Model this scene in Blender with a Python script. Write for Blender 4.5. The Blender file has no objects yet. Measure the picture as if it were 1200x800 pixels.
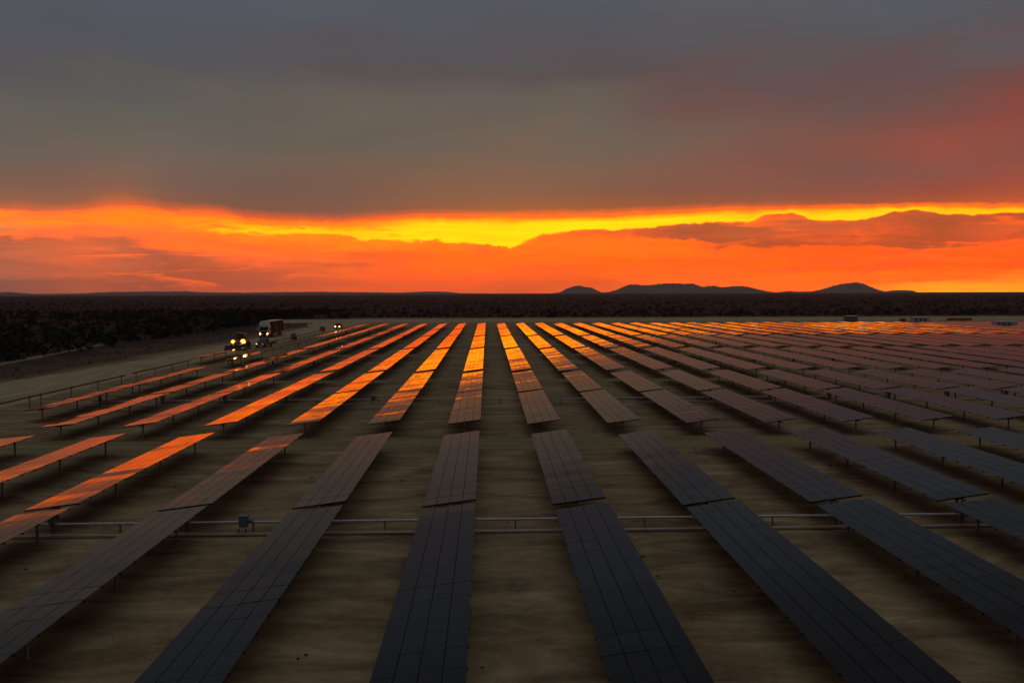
import bpy, bmesh, math, random
import numpy as np
from mathutils import Matrix, Vector

random.seed(7)
rng = np.random.default_rng(11)
SC = bpy.context.scene
COL = SC.collection
R = math.radians

# ------------------------------------------------------------------ camera
F = 950.0                      # focal length in pixels of the 1200 px wide photograph
CAM_H = 10.83
cam_d = bpy.data.cameras.new('camera')
cam_d.sensor_width = 36.0
cam_d.lens = 36.0 * F / 1200.0
cam_d.clip_start = 0.1
cam_d.clip_end = 100000
cam = bpy.data.objects.new('camera', cam_d)
COL.objects.link(cam)
YAW, PITCH, ROLL = R(1.75), R(3.43), R(-0.17)
cam.matrix_world = (Matrix.Translation((0, 0, CAM_H)) @ Matrix.Rotation(-YAW, 4, 'Z')
                    @ Matrix.Rotation(math.pi / 2 - PITCH, 4, 'X') @ Matrix.Rotation(ROLL, 4, 'Z'))
SC.camera = cam
SC.view_settings.view_transform = 'Standard'
SC.view_settings.look = 'None'
SC.view_settings.exposure = 0.0
SC.view_settings.gamma = 1.0
SC.view_settings.use_curve_mapping = False
SC.cycles.max_bounces = 6
SC.cycles.sample_clamp_indirect = 4.0


def lin(c):
    c = c / 255.0
    return c / 12.92 if c <= 0.04045 else ((c + 0.055) / 1.055) ** 2.4


def az_of(x):
    return math.atan((x - 600.0) / F) + YAW


def el_of(x, y):
    hy = 344.5 - 3.5 * x / 1200.0
    return (hy - y) / F * math.cos(math.atan((x - 600.0) / F))


# ------------------------------------------------------------------ world (dusk sky with a glowing slit under a cloud deck)
world = bpy.data.worlds.new('World')
SC.world = world
world.use_nodes = True
wt = world.node_tree
for n in list(wt.nodes):
    wt.nodes.remove(n)
WN, WL = wt.nodes, wt.links


class G:
    """tiny expression helper around a node tree"""
    def __init__(self, tree):
        self.t = tree

    def put(self, sock, v):
        if isinstance(v, (int, float)):
            sock.default_value = v
        elif isinstance(v, (tuple, list)):
            sock.default_value = v
        else:
            self.t.links.new(v, sock)

    def m(self, op, a, b=0.0, c=0.0, clamp=False):
        n = self.t.nodes.new('ShaderNodeMath')
        n.operation = op
        n.use_clamp = clamp
        self.put(n.inputs[0], a)
        self.put(n.inputs[1], b)
        self.put(n.inputs[2], c)
        return n.outputs[0]

    def rng(self, v, a, b, c=0.0, d=1.0, smooth=False):
        n = self.t.nodes.new('ShaderNodeMapRange')
        n.interpolation_type = 'SMOOTHSTEP' if smooth else 'LINEAR'
        n.clamp = True
        self.put(n.inputs[0], v)
        for i, q in enumerate((a, b, c, d)):
            self.put(n.inputs[i + 1], q)
        return n.outputs[0]

    def vec(self, x, y, z):
        n = self.t.nodes.new('ShaderNodeCombineXYZ')
        self.put(n.inputs[0], x); self.put(n.inputs[1], y); self.put(n.inputs[2], z)
        return n.outputs[0]

    def noise(self, v, scale=1.0, detail=5.0, rough=0.55, dist=0.0, color=False):
        n = self.t.nodes.new('ShaderNodeTexNoise')
        n.inputs['Scale'].default_value = scale
        n.inputs['Detail'].default_value = detail
        n.inputs['Roughness'].default_value = rough
        n.inputs['Distortion'].default_value = dist
        self.t.links.new(v, n.inputs['Vector'])
        return n.outputs['Color' if color else 'Fac']

    def ramp(self, v, stops):
        n = self.t.nodes.new('ShaderNodeValToRGB')
        cr = n.color_ramp
        cr.interpolation = 'LINEAR'
        while len(cr.elements) > 1:
            cr.elements.remove(cr.elements[-1])
        cr.elements[0].position = stops[0][0]
        cr.elements[0].color = stops[0][1]
        for p, c in stops[1:]:
            e = cr.elements.new(p)
            e.color = c
        self.put(n.inputs[0], v)
        return n.outputs[0]

    def mix(self, f, a, b, kind='MIX'):
        n = self.t.nodes.new('ShaderNodeMix')
        n.data_type = 'RGBA'
        n.blend_type = kind
        self.put(n.inputs[0], f)
        self.put(n.inputs[6], a)
        self.put(n.inputs[7], b)
        return n.outputs[2]


w = G(wt)
tc = WN.new('ShaderNodeTexCoord')
sep = WN.new('ShaderNodeSeparateXYZ')
WL.new(tc.outputs['Generated'], sep.inputs[0])
dx, dy, dz = sep.outputs
az = w.m('ARCTAN2', dx, dy)
el = w.m('ARCSINE', dz)

# cloud-edge turbulence in direction space
cv = w.vec(w.m('MULTIPLY', az, 1.0), w.m('MULTIPLY', el, 3.2), 0.3)
n1 = w.noise(cv, 9.0, 8.0, 0.62, 0.4)
cv2 = w.vec(w.m('MULTIPLY', az, 1.0), w.m('MULTIPLY', el, 11.0), 4.3)
n2 = w.noise(cv2, 7.0, 8.0, 0.6, 0.6)
cv3 = w.vec(w.m('MULTIPLY', az, 1.0), w.m('MULTIPLY', el, 1.6), 8.3)
n3 = w.noise(cv3, 30.0, 8.0, 0.62, 0.8)
near_h = w.rng(el, 0.0, 0.03, 0.25, 1.0)
px = 1.0 / F
warp = w.m('MULTIPLY', w.m('SUBTRACT', n1, 0.5), 12 * px)
warp = w.m('ADD', warp, w.m('MULTIPLY', w.m('SUBTRACT', n3, 0.5), 19 * px))
elw = w.m('ADD', el, w.m('MULTIPLY', warp, near_h))

T_ = {0: 241, 60: 244, 100: 243, 130: 238, 160: 237, 200: 242, 250: 246, 300: 252, 350: 255, 400: 257, 450: 254, 500: 251, 600: 253,
      700: 251, 800: 247, 850: 244, 900: 243, 1000: 240, 1100: 239, 1200: 239}
B_ = {0: 262, 100: 262, 200: 265, 250: 270, 300: 274, 340: 273, 400: 272, 430: 279, 500: 281, 560: 284, 600: 288,
      625: 276, 660: 270, 700: 268, 760: 266, 800: 261, 850: 259, 880: 257, 893: 250, 920: 248, 938: 250, 950: 256, 1000: 256,
      1025: 253, 1042: 246, 1068: 244, 1085: 246, 1098: 250, 1150: 248, 1200: 246}
C_ = {0: 320, 100: 320, 200: 320, 300: 305, 400: 300, 500: 297, 600: 294, 650: 281, 700: 279, 740: 280, 800: 280,
      820: 286, 842: 293, 900: 294, 950: 290, 1000: 288, 1060: 288, 1100: 284, 1200: 283}
AZ0, AZ1 = -0.62, 0.64


def curve_val(tab, x):
    ks = sorted(tab)
    return float(np.interp(x, ks, [tab[k] for k in ks]))


def curve_node(tab, azs):
    n = WN.new('ShaderNodeFloatCurve')
    cm = n.mapping
    cm.use_clip = True
    c = cm.curves[0]
    pts = [((az_of(x) - AZ0) / (AZ1 - AZ0), el_of(x, y) / 0.2) for x, y in sorted(tab.items())]
    c.points[0].location = (0.0, pts[0][1])
    c.points[1].location = (1.0, pts[-1][1])
    for p in pts:
        c.points.new(*p)
    for p in c.points:
        p.handle_type = 'VECTOR'
    cm.update()
    n.inputs['Factor'].default_value = 1.0
    w.put(n.inputs['Value'], azs)
    return w.m('MULTIPLY', n.outputs[0], 0.2)


azn = w.m('ADD', az, w.m('MULTIPLY', w.m('SUBTRACT', n3, 0.5), 0.02))
azs = w.rng(azn, AZ0, AZ1)
Tn, Bn, Cn = curve_node(T_, azs), curve_node(B_, azs), curve_node(C_, azs)
v = w.m('ADD', w.rng(elw, 0.0, Cn), w.rng(elw, Cn, Bn))
elt = w.m('ADD', w.m('ADD', el, 3.0 * px), w.m('MULTIPLY', warp, 0.35))     # the upper edge of the slit is smooth
v = w.m('ADD', v, w.rng(elt, Bn, Tn))
v = w.m('ADD', v, w.m('MAXIMUM', w.m('MULTIPLY', w.m('SUBTRACT', elt, Tn), F / 100.0), 0.0))
streak = w.m('SUBTRACT', n2, 0.5)
smooth_n = w.m('SUBTRACT', w.noise(w.vec(az, w.m('MULTIPLY', el, 5.0), 7.0), 4.0, 3.0, 0.5, 0.2), 0.5)
v = w.m('ADD', v, w.m('MULTIPLY', w.m('MULTIPLY', streak, w.m('MULTIPLY', w.rng(v, 2.0, 1.6), w.rng(v, 0.05, 0.5, 0.15, 1.0))), 1.15))
above = w.rng(v, 3.25, 3.9)
v = w.m('ADD', v, w.m('MULTIPLY', w.m('MULTIPLY', smooth_n, above), 1.1))
VMAX = 12.0
vs = w.m('DIVIDE', v, VMAX)

TOPL = [(0, (90, 95, 105)), (40, (90, 92, 101)), (75, (92, 90, 95)), (115, (100, 97, 92)), (150, (106, 98, 90)), (185, (112, 96, 86))]
TOPM = [(0, (90, 96, 105)), (50, (88, 89, 96)), (90, (92, 84, 86)), (125, (106, 98, 92)), (155, (109, 99, 88)), (190, (118, 95, 80))]
TOPR = [(0, (94, 98, 106)), (50, (96, 94, 99)), (90, (104, 86, 88)), (125, (118, 84, 80)), (160, (126, 86, 76)), (190, (126, 80, 70))]
COLS = {
    0: TOPL + [(210, (124, 90, 75)), (232, (146, 94, 70)), (243, (225, 108, 55)), (250, (250, 125, 45)), (262, (220, 135, 70)),
               (270, (205, 128, 60)), (277, (240, 120, 55)), (285, (175, 92, 64)), (294, (200, 102, 68)), (310, (172, 94, 66)), (328, (142, 84, 70)), (342, (145, 84, 68))],
    100: TOPL + [(215, (130, 90, 75)), (234, (152, 94, 68)), (242, (210, 102, 55)), (249, (255, 125, 38)), (262, (255, 120, 48)),
                 (275, (235, 110, 60)), (288, (212, 104, 60)), (300, (204, 94, 56)), (325, (182, 88, 56)), (342, (184, 90, 58))],
    150: TOPL + [(212, (132, 92, 76)), (222, (150, 94, 70)), (231, (185, 98, 60)), (239, (238, 112, 46)), (247, (255, 138, 20)), (265, (255, 125, 38)),
                 (285, (205, 102, 64)), (300, (190, 90, 60)), (342, (170, 82, 55))],
    200: TOPL + [(215, (120, 92, 80)), (232, (140, 90, 70)), (241, (205, 98, 55)), (247, (250, 115, 36)), (254, (255, 148, 15)), (265, (255, 125, 36)),
                 (285, (240, 110, 50)), (296, (176, 90, 60)), (310, (170, 80, 52)), (342, (172, 80, 55))],
    250: TOPL + [(220, (118, 88, 78)), (238, (135, 86, 68)), (246, (225, 102, 45)), (252, (255, 130, 25)), (259, (255, 175, 6)), (267, (255, 170, 8)),
                 (274, (255, 125, 28)), (290, (250, 115, 44)), (302, (200, 92, 55)), (320, (178, 80, 50)), (342, (192, 86, 55))],
    300: TOPL + [(225, (115, 86, 76)), (243, (128, 84, 68)), (252, (215, 95, 45)), (257, (255, 125, 22)), (263, (255, 195, 0)), (270, (255, 222, 0)),
                 (276, (255, 145, 15)), (290, (255, 116, 34)), (305, (228, 100, 48)), (320, (192, 86, 54)), (342, (202, 94, 58))],
    400: TOPM + [(230, (118, 86, 74)), (250, (135, 84, 66)), (257, (225, 98, 40)), (261, (255, 140, 15)), (266, (255, 200, 0)), (271, (255, 215, 0)),
                 (275, (255, 150, 18)), (290, (255, 118, 30)), (305, (212, 94, 45)), (325, (222, 96, 45)), (342, (226, 100, 50))],
    500: TOPM + [(230, (130, 90, 70)), (245, (152, 88, 58)), (251, (245, 105, 25)), (255, (255, 170, 5)), (260, (255, 220, 0)), (278, (255, 232, 0)),
                 (283, (255, 128, 18)), (300, (255, 108, 24)), (328, (250, 104, 30)), (342, (236, 105, 44))],
    600: TOPM + [(225, (132, 92, 72)), (244, (158, 92, 56)), (252, (235, 105, 30)), (257, (255, 165, 5)), (262, (255, 228, 0)), (286, (255, 232, 0)),
                 (290, (255, 130, 15)), (305, (255, 106, 20)), (330, (238, 100, 34)), (342, (226, 100, 48))],
    700: TOPM + [(225, (130, 86, 68)), (243, (158, 88, 54)), (250, (240, 110, 25)), (254, (255, 180, 0)), (258, (255, 235, 0)), (266, (255, 232, 0)),
                 (269, (232, 100, 35)), (275, (224, 94, 36)), (281, (255, 116, 18)), (310, (255, 106, 15)), (330, (236, 100, 28)), (342, (240, 110, 34))],
    800: TOPR[:4] + [(160, (114, 94, 84)), (190, (124, 88, 76)), (222, (130, 82, 68)), (240, (158, 84, 54)), (246, (240, 112, 22)), (250, (255, 190, 0)), (253, (255, 235, 0)), (259, (255, 225, 0)),
                     (263, (196, 92, 50)), (277, (180, 80, 50)), (282, (255, 114, 15)), (310, (255, 102, 18)), (330, (255, 125, 8)), (342, (252, 130, 8))],
    900: TOPR[:4] + [(160, (118, 86, 78)), (190, (126, 80, 70)), (222, (134, 80, 68)), (237, (158, 84, 56)), (243, (240, 112, 20)), (246, (255, 185, 0)), (249, (255, 215, 0)),
                     (252, (238, 108, 32)), (262, (192, 90, 50)), (275, (202, 86, 45)), (291, (190, 80, 40)), (296, (250, 96, 20)), (315, (255, 110, 10)), (330, (255, 130, 4)), (342, (255, 130, 4))],
    1000: [(0, (94, 98, 106)), (50, (96, 94, 99)), (90, (106, 84, 86)), (125, (112, 84, 80)), (160, (124, 80, 72)), (178, (136, 78, 68)), (195, (122, 80, 71)), (222, (140, 78, 66)), (235, (164, 82, 52)), (240, (245, 120, 14)), (244, (255, 195, 0)), (249, (255, 225, 0)), (255, (255, 222, 0)),
           (258, (204, 92, 45)), (275, (230, 95, 40)), (286, (202, 82, 40)), (291, (250, 100, 20)), (312, (255, 96, 14)), (330, (255, 130, 8)), (342, (255, 140, 4))],
    1100: [(0, (94, 98, 106)), (50, (98, 94, 99)), (85, (110, 84, 84)), (115, (118, 82, 77)), (150, (134, 76, 69)), (175, (150, 74, 62)), (200, (134, 78, 68)), (220, (152, 72, 58)), (234, (180, 82, 48)), (239, (250, 130, 12)), (243, (255, 195, 0)), (248, (255, 205, 0)),
           (251, (192, 86, 45)), (270, (190, 82, 45)), (283, (196, 82, 42)), (287, (255, 105, 18)), (310, (255, 96, 18)), (328, (255, 125, 0)), (332, (255, 200, 0)), (342, (255, 205, 0))],
    1200: [(0, (96, 96, 102)), (50, (104, 92, 96)), (85, (122, 80, 78)), (115, (142, 74, 66)), (150, (150, 72, 62)), (180, (138, 76, 66)), (210, (160, 74, 58)), (233, (190, 84, 46)), (238, (252, 130, 12)), (241, (255, 190, 0)), (245, (255, 215, 0)),
           (248, (188, 82, 45)), (265, (220, 94, 44)), (281, (228, 90, 36)), (291, (255, 100, 14)), (315, (255, 96, 14)), (328, (255, 185, 0)), (342, (255, 205, 0))],
}


def v_of(x, y):
    T, B, C = curve_val(T_, x), curve_val(B_, x), curve_val(C_, x)
    e, eT, eB, eC = el_of(x, y), el_of(x, T), el_of(x, B), el_of(x, C)
    if e < eC:
        return max(0, e / eC)
    if e < eB:
        return 1 + (e - eC) / (eB - eC)
    if e < eT:
        return 2 + (e - eB) / (eT - eB)
    return 3 + (e - eT) * F / 100


def hdr(c):
    r, g, b = [lin(q) for q in c]
    if c[0] > 200:                      # the film clips red there: the real glow is brighter
        k = (c[0] - 200) / 55.0
        r *= 1 + k * (0.3 + 2.4 * g)
    return (r, g, b, 1)


DIM = (80, 81, 85)
FAR = [(7.2, hdr(DIM)), (9.0, hdr((78, 80, 86))), (12.0, hdr((142, 146, 154)))]
ramps = []
for x in sorted(COLS):
    st = [(v_of(x, y), hdr(c)) for y, c in sorted(COLS[x], key=lambda q: -q[0])] + FAR
    ramps.append((az_of(x), w.ramp(vs, [(p / VMAX, c) for p, c in st])))
dusk = w.ramp(vs, [(0, hdr((96, 78, 76))), (1 / VMAX, hdr((100, 80, 76))), (3 / VMAX, hdr((96, 80, 78))), (4.5 / VMAX, hdr((84, 82, 86))), (7.5 / VMAX, hdr((78, 81, 88))), (9.0 / VMAX, hdr((78, 80, 86))), (1.0, hdr((142, 146, 154)))])
out = w.mix(w.rng(az, -1.5, -0.75, smooth=True), dusk, ramps[0][1])
for (a0, c0), (a1, c1) in zip(ramps[:-1], ramps[1:]):
    out = w.mix(w.rng(azn, a0, a1), out, c1)
out = w.mix(w.rng(az, 0.8, 1.5, smooth=True), out, dusk)
# soft brightness variation of the cloud sheets
low = w.m('MULTIPLY', w.rng(v, 2.05, 1.85), w.rng(v, 0.1, 0.5, 0.2, 1.0))
lump = w.noise(w.vec(az, w.m('MULTIPLY', el, 3.4), 5.5), 15.0, 9.0, 0.66, 1.1)
lump2 = w.noise(w.vec(az, w.m('MULTIPLY', el, 7.0), 9.5), 9.0, 9.0, 0.62, 1.0)
out = w.mix(w.m('MULTIPLY', w.m('MULTIPLY', low, w.rng(lump, 0.50, 0.64)), w.rng(az, -0.35, -0.1, 0.2, 0.42)), out, hdr((168, 80, 50)))
out = w.mix(w.m('MULTIPLY', w.m('MULTIPLY', low, w.rng(lump2, 0.54, 0.66)), 0.38), out, hdr((255, 122, 22)))
mid = w.m('MULTIPLY', w.rng(v, 1.95, 2.1), w.rng(v, 2.95, 2.75))
left_more = w.rng(az, -0.05, -0.20, 0.08, 1.0)
wisp = w.noise(w.vec(az, w.m('MULTIPLY', el, 8.0), 3.5), 16.0, 9.0, 0.62, 0.9)
out = w.mix(w.m('MULTIPLY', w.m('MULTIPLY', mid, left_more), w.rng(wisp, 0.47, 0.60)), out, hdr((255, 140, 22)))
br = w.m('ADD', 1.0, w.m('MULTIPLY', w.m('MULTIPLY', streak, w.rng(v, 3.2, 2.8, 0.12, 1.0)), 0.45))
br = w.m('MULTIPLY', br, w.m('ADD', 1.0, w.m('MULTIPLY', w.m('MULTIPLY', w.rng(v, 1.6, 1.2), w.rng(az, -0.1, -0.35)), 0.28)))
upper = w.rng(v, 3.3, 4.2, 1.0, w.rng(v, 8.5, 9.5, 0.81, 1.0))
br = w.m('MULTIPLY', br, upper)
big = w.noise(w.vec(az, w.m('MULTIPLY', el, 4.0), 2.0), 3.0, 4.0, 0.5, 0.3)
br = w.m('MULTIPLY', br, w.m('ADD', 0.88, w.m('MULTIPLY', big, 0.24)))
sc_n = WN.new('ShaderNodeVectorMath')
sc_n.operation = 'SCALE'
WL.new(out, sc_n.inputs[0])
WL.new(br, sc_n.inputs['Scale'])
# a clear dusk sky is behind the deck: a trace of it comes through
sky = WN.new('ShaderNodeTexSky')
sky.sky_type = 'NISHITA'
sky.sun_disc = False
sky.sun_elevation = R(0.5)
sky.sun_rotation = R(3.0)
add = WN.new('ShaderNodeVectorMath')
add.operation = 'MULTIPLY_ADD'
WL.new(sky.outputs[0], add.inputs[0])
add.inputs[1].default_value = (0.006, 0.006, 0.006)
WL.new(sc_n.outputs[0], add.inputs[2])
bg = WN.new('ShaderNodeBackground')
bg.inputs['Strength'].default_value = 1.0
WL.new(add.outputs[0], bg.inputs['Color'])
wo = WN.new('ShaderNodeOutputWorld')
WL.new(bg.outputs[0], wo.inputs['Surface'])
world.cycles.sampling_method = 'MANUAL'
world.cycles.sample_map_resolution = 1024

# the sun has set behind the cloud bank: all light comes from the glowing slit and the dusk sky


# ------------------------------------------------------------------ materials
def mat(name, color=(0.5, 0.5, 0.5), rough=0.7, metal=0.0, var=0.25, scale=6.0, emit=None, strength=0.0, spec=0.5):
    m = bpy.data.materials.new(name)
    m.use_nodes = True
    g = G(m.node_tree)
    p = m.node_tree.nodes['Principled BSDF']
    p.inputs['Roughness'].default_value = rough
    p.inputs['Metallic'].default_value = metal
    p.inputs['Specular IOR Level'].default_value = spec
    t = m.node_tree.nodes.new('ShaderNodeTexCoord')
    nz = g.noise(t.outputs['Object'], scale, 5, 0.6)
    lo = tuple(q * (1 - var) for q in color) + (1,)
    hi = tuple(min(1, q * (1 + var)) for q in color) + (1,)
    g.put(p.inputs['Base Color'], g.mix(g.rng(nz, 0.3, 0.7), lo, hi))
    g.put(p.inputs['Roughness'], g.rng(nz, 0.3, 0.7, max(0, rough - 0.08), min(1, rough + 0.08)))
    if emit:
        p.inputs['Emission Color'].default_value = (*emit, 1)
        p.inputs['Emission Strength'].default_value = strength
    return m


def glass_module():
    m = bpy.data.materials.new('module_glass')
    m.use_nodes = True
    g = G(m.node_tree)
    nt = m.node_tree
    p = nt.nodes['Principled BSDF']
    geo = nt.nodes.new('ShaderNodeNewGeometry')
    t = nt.nodes.new('ShaderNodeTexCoord')
    dust = g.noise(geo.outputs['Position'], 0.35, 6, 0.6)
    rnd = geo.outputs['Random Per Island']
    f = g.m('ADD', g.m('MULTIPLY', dust, 0.6), g.m('MULTIPLY', rnd, 0.4))
    g.put(p.inputs['Base Color'], g.mix(f, (0.005, 0.005, 0.007, 1), (0.017, 0.015, 0.015, 1)))
    g.put(p.inputs['Roughness'], g.rng(dust, 0.3, 0.7, 0.035, 0.09))
    p.inputs['IOR'].default_value = 1.34
    p.inputs['Specular IOR Level'].default_value = 0.37
    bump = nt.nodes.new('ShaderNodeBump')
    bump.inputs['Strength'].default_value = 1.0
    bump.inputs['Distance'].default_value = 0.0016
    g.put(bump.inputs['Height'], g.noise(geo.outputs['Position'], 1.3, 2, 0.5))
    nt.links.new(bump.outputs[0], p.inputs['Normal'])
    return m


def soil_mat(name, build):
    m = bpy.data.materials.new(name)
    m.use_nodes = True
    g = G(m.node_tree)
    nt = m.node_tree
    p = nt.nodes['Principled BSDF']
    p.inputs['Roughness'].default_value = 0.95
    p.inputs['Specular IOR Level'].default_value = 0.15
    geo = nt.nodes.new('ShaderNodeNewGeometry')
    s = nt.nodes.new('ShaderNodeSeparateXYZ')
    nt.links.new(geo.outputs['Position'], s.inputs[0])
    X, Y = s.outputs[0], s.outputs[1]
    col, hgt = build(g, geo.outputs['Position'], X, Y)
    g.put(p.inputs['Base Color'], col)
    b = nt.nodes.new('ShaderNodeBump')
    b.inputs['Strength'].default_value = 0.9
    b.inputs['Distance'].default_value = 0.06
    g.put(b.inputs['Height'], hgt)
    nt.links.new(b.outputs[0], p.inputs['Normal'])
    return m


def ground_build(g, P, X, Y):
    st = g.vec(g.m('MULTIPLY', X, 0.35), Y, 0.0)
    a = g.rng(g.noise(st, 0.55, 9, 0.68, 0.7), 0.32, 0.68, 0.2, 0.8)            # raked, wheel-marked soil
    b = g.noise(P, 0.09, 5, 0.55, 0.3)
    c = g.noise(P, 3.0, 6, 0.7)
    f = g.m('ADD', g.m('MULTIPLY', a, 0.53), g.m('ADD', g.m('MULTIPLY', b, 0.25), g.m('MULTIPLY', c, 0.22)))
    field = g.ramp(f, [(0.34, (0.184, 0.131, 0.073, 1)), (0.46, (0.324, 0.240, 0.140, 1)), (0.56, (0.446, 0.344, 0.203, 1)), (0.68, (0.630, 0.496, 0.301, 1))])
    # dark litter and weeds in small patches
    wd = g.noise(st, 1.6, 6, 0.7)
    field = g.mix(g.rng(wd, 0.60, 0.74, 0.0, 0.75), field, (0.07, 0.06, 0.035, 1))
    d = g.noise(P, 0.02, 6, 0.6, 0.6)
    veld = g.ramp(d, [(0.35, (0.017, 0.013, 0.009, 1)), (0.55, (0.028, 0.019, 0.014, 1)), (0.68, (0.066, 0.045, 0.031, 1))])
    edge = g.m('MULTIPLY', g.m('SUBTRACT', b, 0.5), 30.0)
    out_l = g.rng(g.m('ADD', X, edge), -66.0, -78.0)
    out_f = g.rng(g.m('ADD', Y, edge), 352.0, 362.0)
    o = g.m('MAXIMUM', out_l, out_f)
    # darker verge between road and scrub
    verge = g.rng(g.m('ADD', X, g.m('MULTIPLY', edge, 0.2)), -57.0, -62.0)
    field = g.mix(g.m('MULTIPLY', verge, 0.85), field, (0.06, 0.048, 0.036, 1))
    return g.mix(1.0, g.mix(o, field, veld), (0.61, 0.575, 0.485, 1), 'MULTIPLY'), g.m('ADD', g.m('MULTIPLY', a, 0.6), g.m('MULTIPLY', c, 0.5))


def road_build(g, P, X, Y):
    along = g.vec(g.m('MULTIPLY', X, 2.2), g.m('MULTIPLY', Y, 0.25), 0.0)
    a = g.noise(along, 0.5, 6, 0.6, 0.3)
    c = g.noise(P, 2.2, 6, 0.7)
    f = g.m('ADD', g.m('MULTIPLY', a, 0.7), g.m('MULTIPLY', c, 0.3))
    return g.ramp(f, [(0.35, (0.204, 0.160, 0.085, 1)), (0.5, (0.336, 0.273, 0.147, 1)), (0.65, (0.428, 0.348, 0.196, 1))]), c


def track_build(g, P, X, Y):
    along = g.vec(g.m('MULTIPLY', X, 0.22), g.m('MULTIPLY', Y, 2.4), 0.0)
    a = g.noise(along, 0.5, 6, 0.6, 0.3)
    c = g.noise(P, 2.2, 6, 0.7)
    f = g.m('ADD', g.m('MULTIPLY', a, 0.7), g.m('MULTIPLY', c, 0.3))
    return g.ramp(f, [(0.35, (0.146, 0.112, 0.050, 1)), (0.5, (0.208, 0.169, 0.077, 1)), (0.65, (0.263, 0.212, 0.103, 1))]), c


M = {}
M['glass'] = glass_module()
M['ground'] = soil_mat('veld_soil', ground_build)
M['road'] = soil_mat('dirt_road', road_build)
M['track'] = soil_mat('dirt_track', track_build)
M['steel'] = mat('galvanised_steel', (0.26, 0.25, 0.24), 0.5, 0.6)
M['dsteel'] = mat('weathered_steel', (0.12, 0.105, 0.095), 0.6, 0.4)
M['blackrail'] = mat('black_coated_rail', (0.012, 0.012, 0.012), 0.9, spec=0.1)
M['poststeel'] = mat('dusty_post_steel', (0.27, 0.24, 0.20), 0.8, 0.0, spec=0.3)
M['alu'] = mat('dull_conduit', (0.40, 0.385, 0.35), 0.4, 0.5)
M['bluebox'] = mat('blue_grey_enamel', (0.10, 0.125, 0.15), 0.5)
M['scrub'] = mat('scrub_leaf', (0.032, 0.026, 0.02), 0.95, var=0.3, scale=0.02, spec=0.1)
M['weed'] = mat('dry_weed', (0.09, 0.078, 0.05), 0.9, scale=0.5)
M['hill'] = mat('hill_rock', (0.16, 0.11, 0.095), 0.95, var=0.4, scale=0.004)
M['white'] = mat('white_paint', (0.50, 0.485, 0.47), 0.4, var=0.1)
M['tarp'] = mat('brown_curtain', (0.05, 0.026, 0.021), 0.95, spec=0.08)
M['dark'] = mat('black_rubber', (0.02, 0.02, 0.02), 0.7)
M['wind'] = mat('windscreen', (0.01, 0.011, 0.013), 0.08)
M['yellow'] = mat('loader_paint', (0.30, 0.17, 0.03), 0.45)
M['darkpaint'] = mat('dark_paint', (0.05, 0.045, 0.045), 0.35)
M['bucket'] = mat('worn_bucket_steel', (0.05, 0.04, 0.035), 0.85, spec=0.2)
M['lamp_halo'] = mat('amber_halo', (0.5, 0.2, 0.03), 0.4, emit=(1.0, 0.30, 0.03), strength=3.0)  # emissive stand-in for the amber bloom around headlights
M['red'] = mat('red_lens', (0.3, 0.01, 0.01), 0.3, emit=(1.0, 0.04, 0.01), strength=1.6)
M['lamp_w'] = mat('lamp_warm_white', (0.8, 0.8, 0.7), 0.3, emit=(1.0, 0.58, 0.15), strength=11)
M['lamp_o'] = mat('lamp_orange_white', (0.8, 0.8, 0.7), 0.3, emit=(1.0, 0.46, 0.08), strength=11)
M['lamp_d'] = mat('lamp_dim_yellow', (0.8, 0.8, 0.7), 0.3, emit=(1.0, 0.62, 0.14), strength=9)
M['lamp_p'] = mat('lamp_dim_pink', (0.8, 0.5, 0.5), 0.3, emit=(1.0, 0.35, 0.32), strength=1.6)
M['lamp_s'] = mat('lamp_dim_white', (0.8, 0.8, 0.8), 0.3, emit=(1.0, 0.85, 0.7), strength=1.1)
M['rust'] = mat('rust_red', (0.22, 0.06, 0.03), 0.7)
M['cabin'] = mat('pale_cabin', (0.42, 0.44, 0.42), 0.5, var=0.12)
M['wood'] = mat('drum_wood', (0.14, 0.09, 0.055), 0.8)


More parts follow.
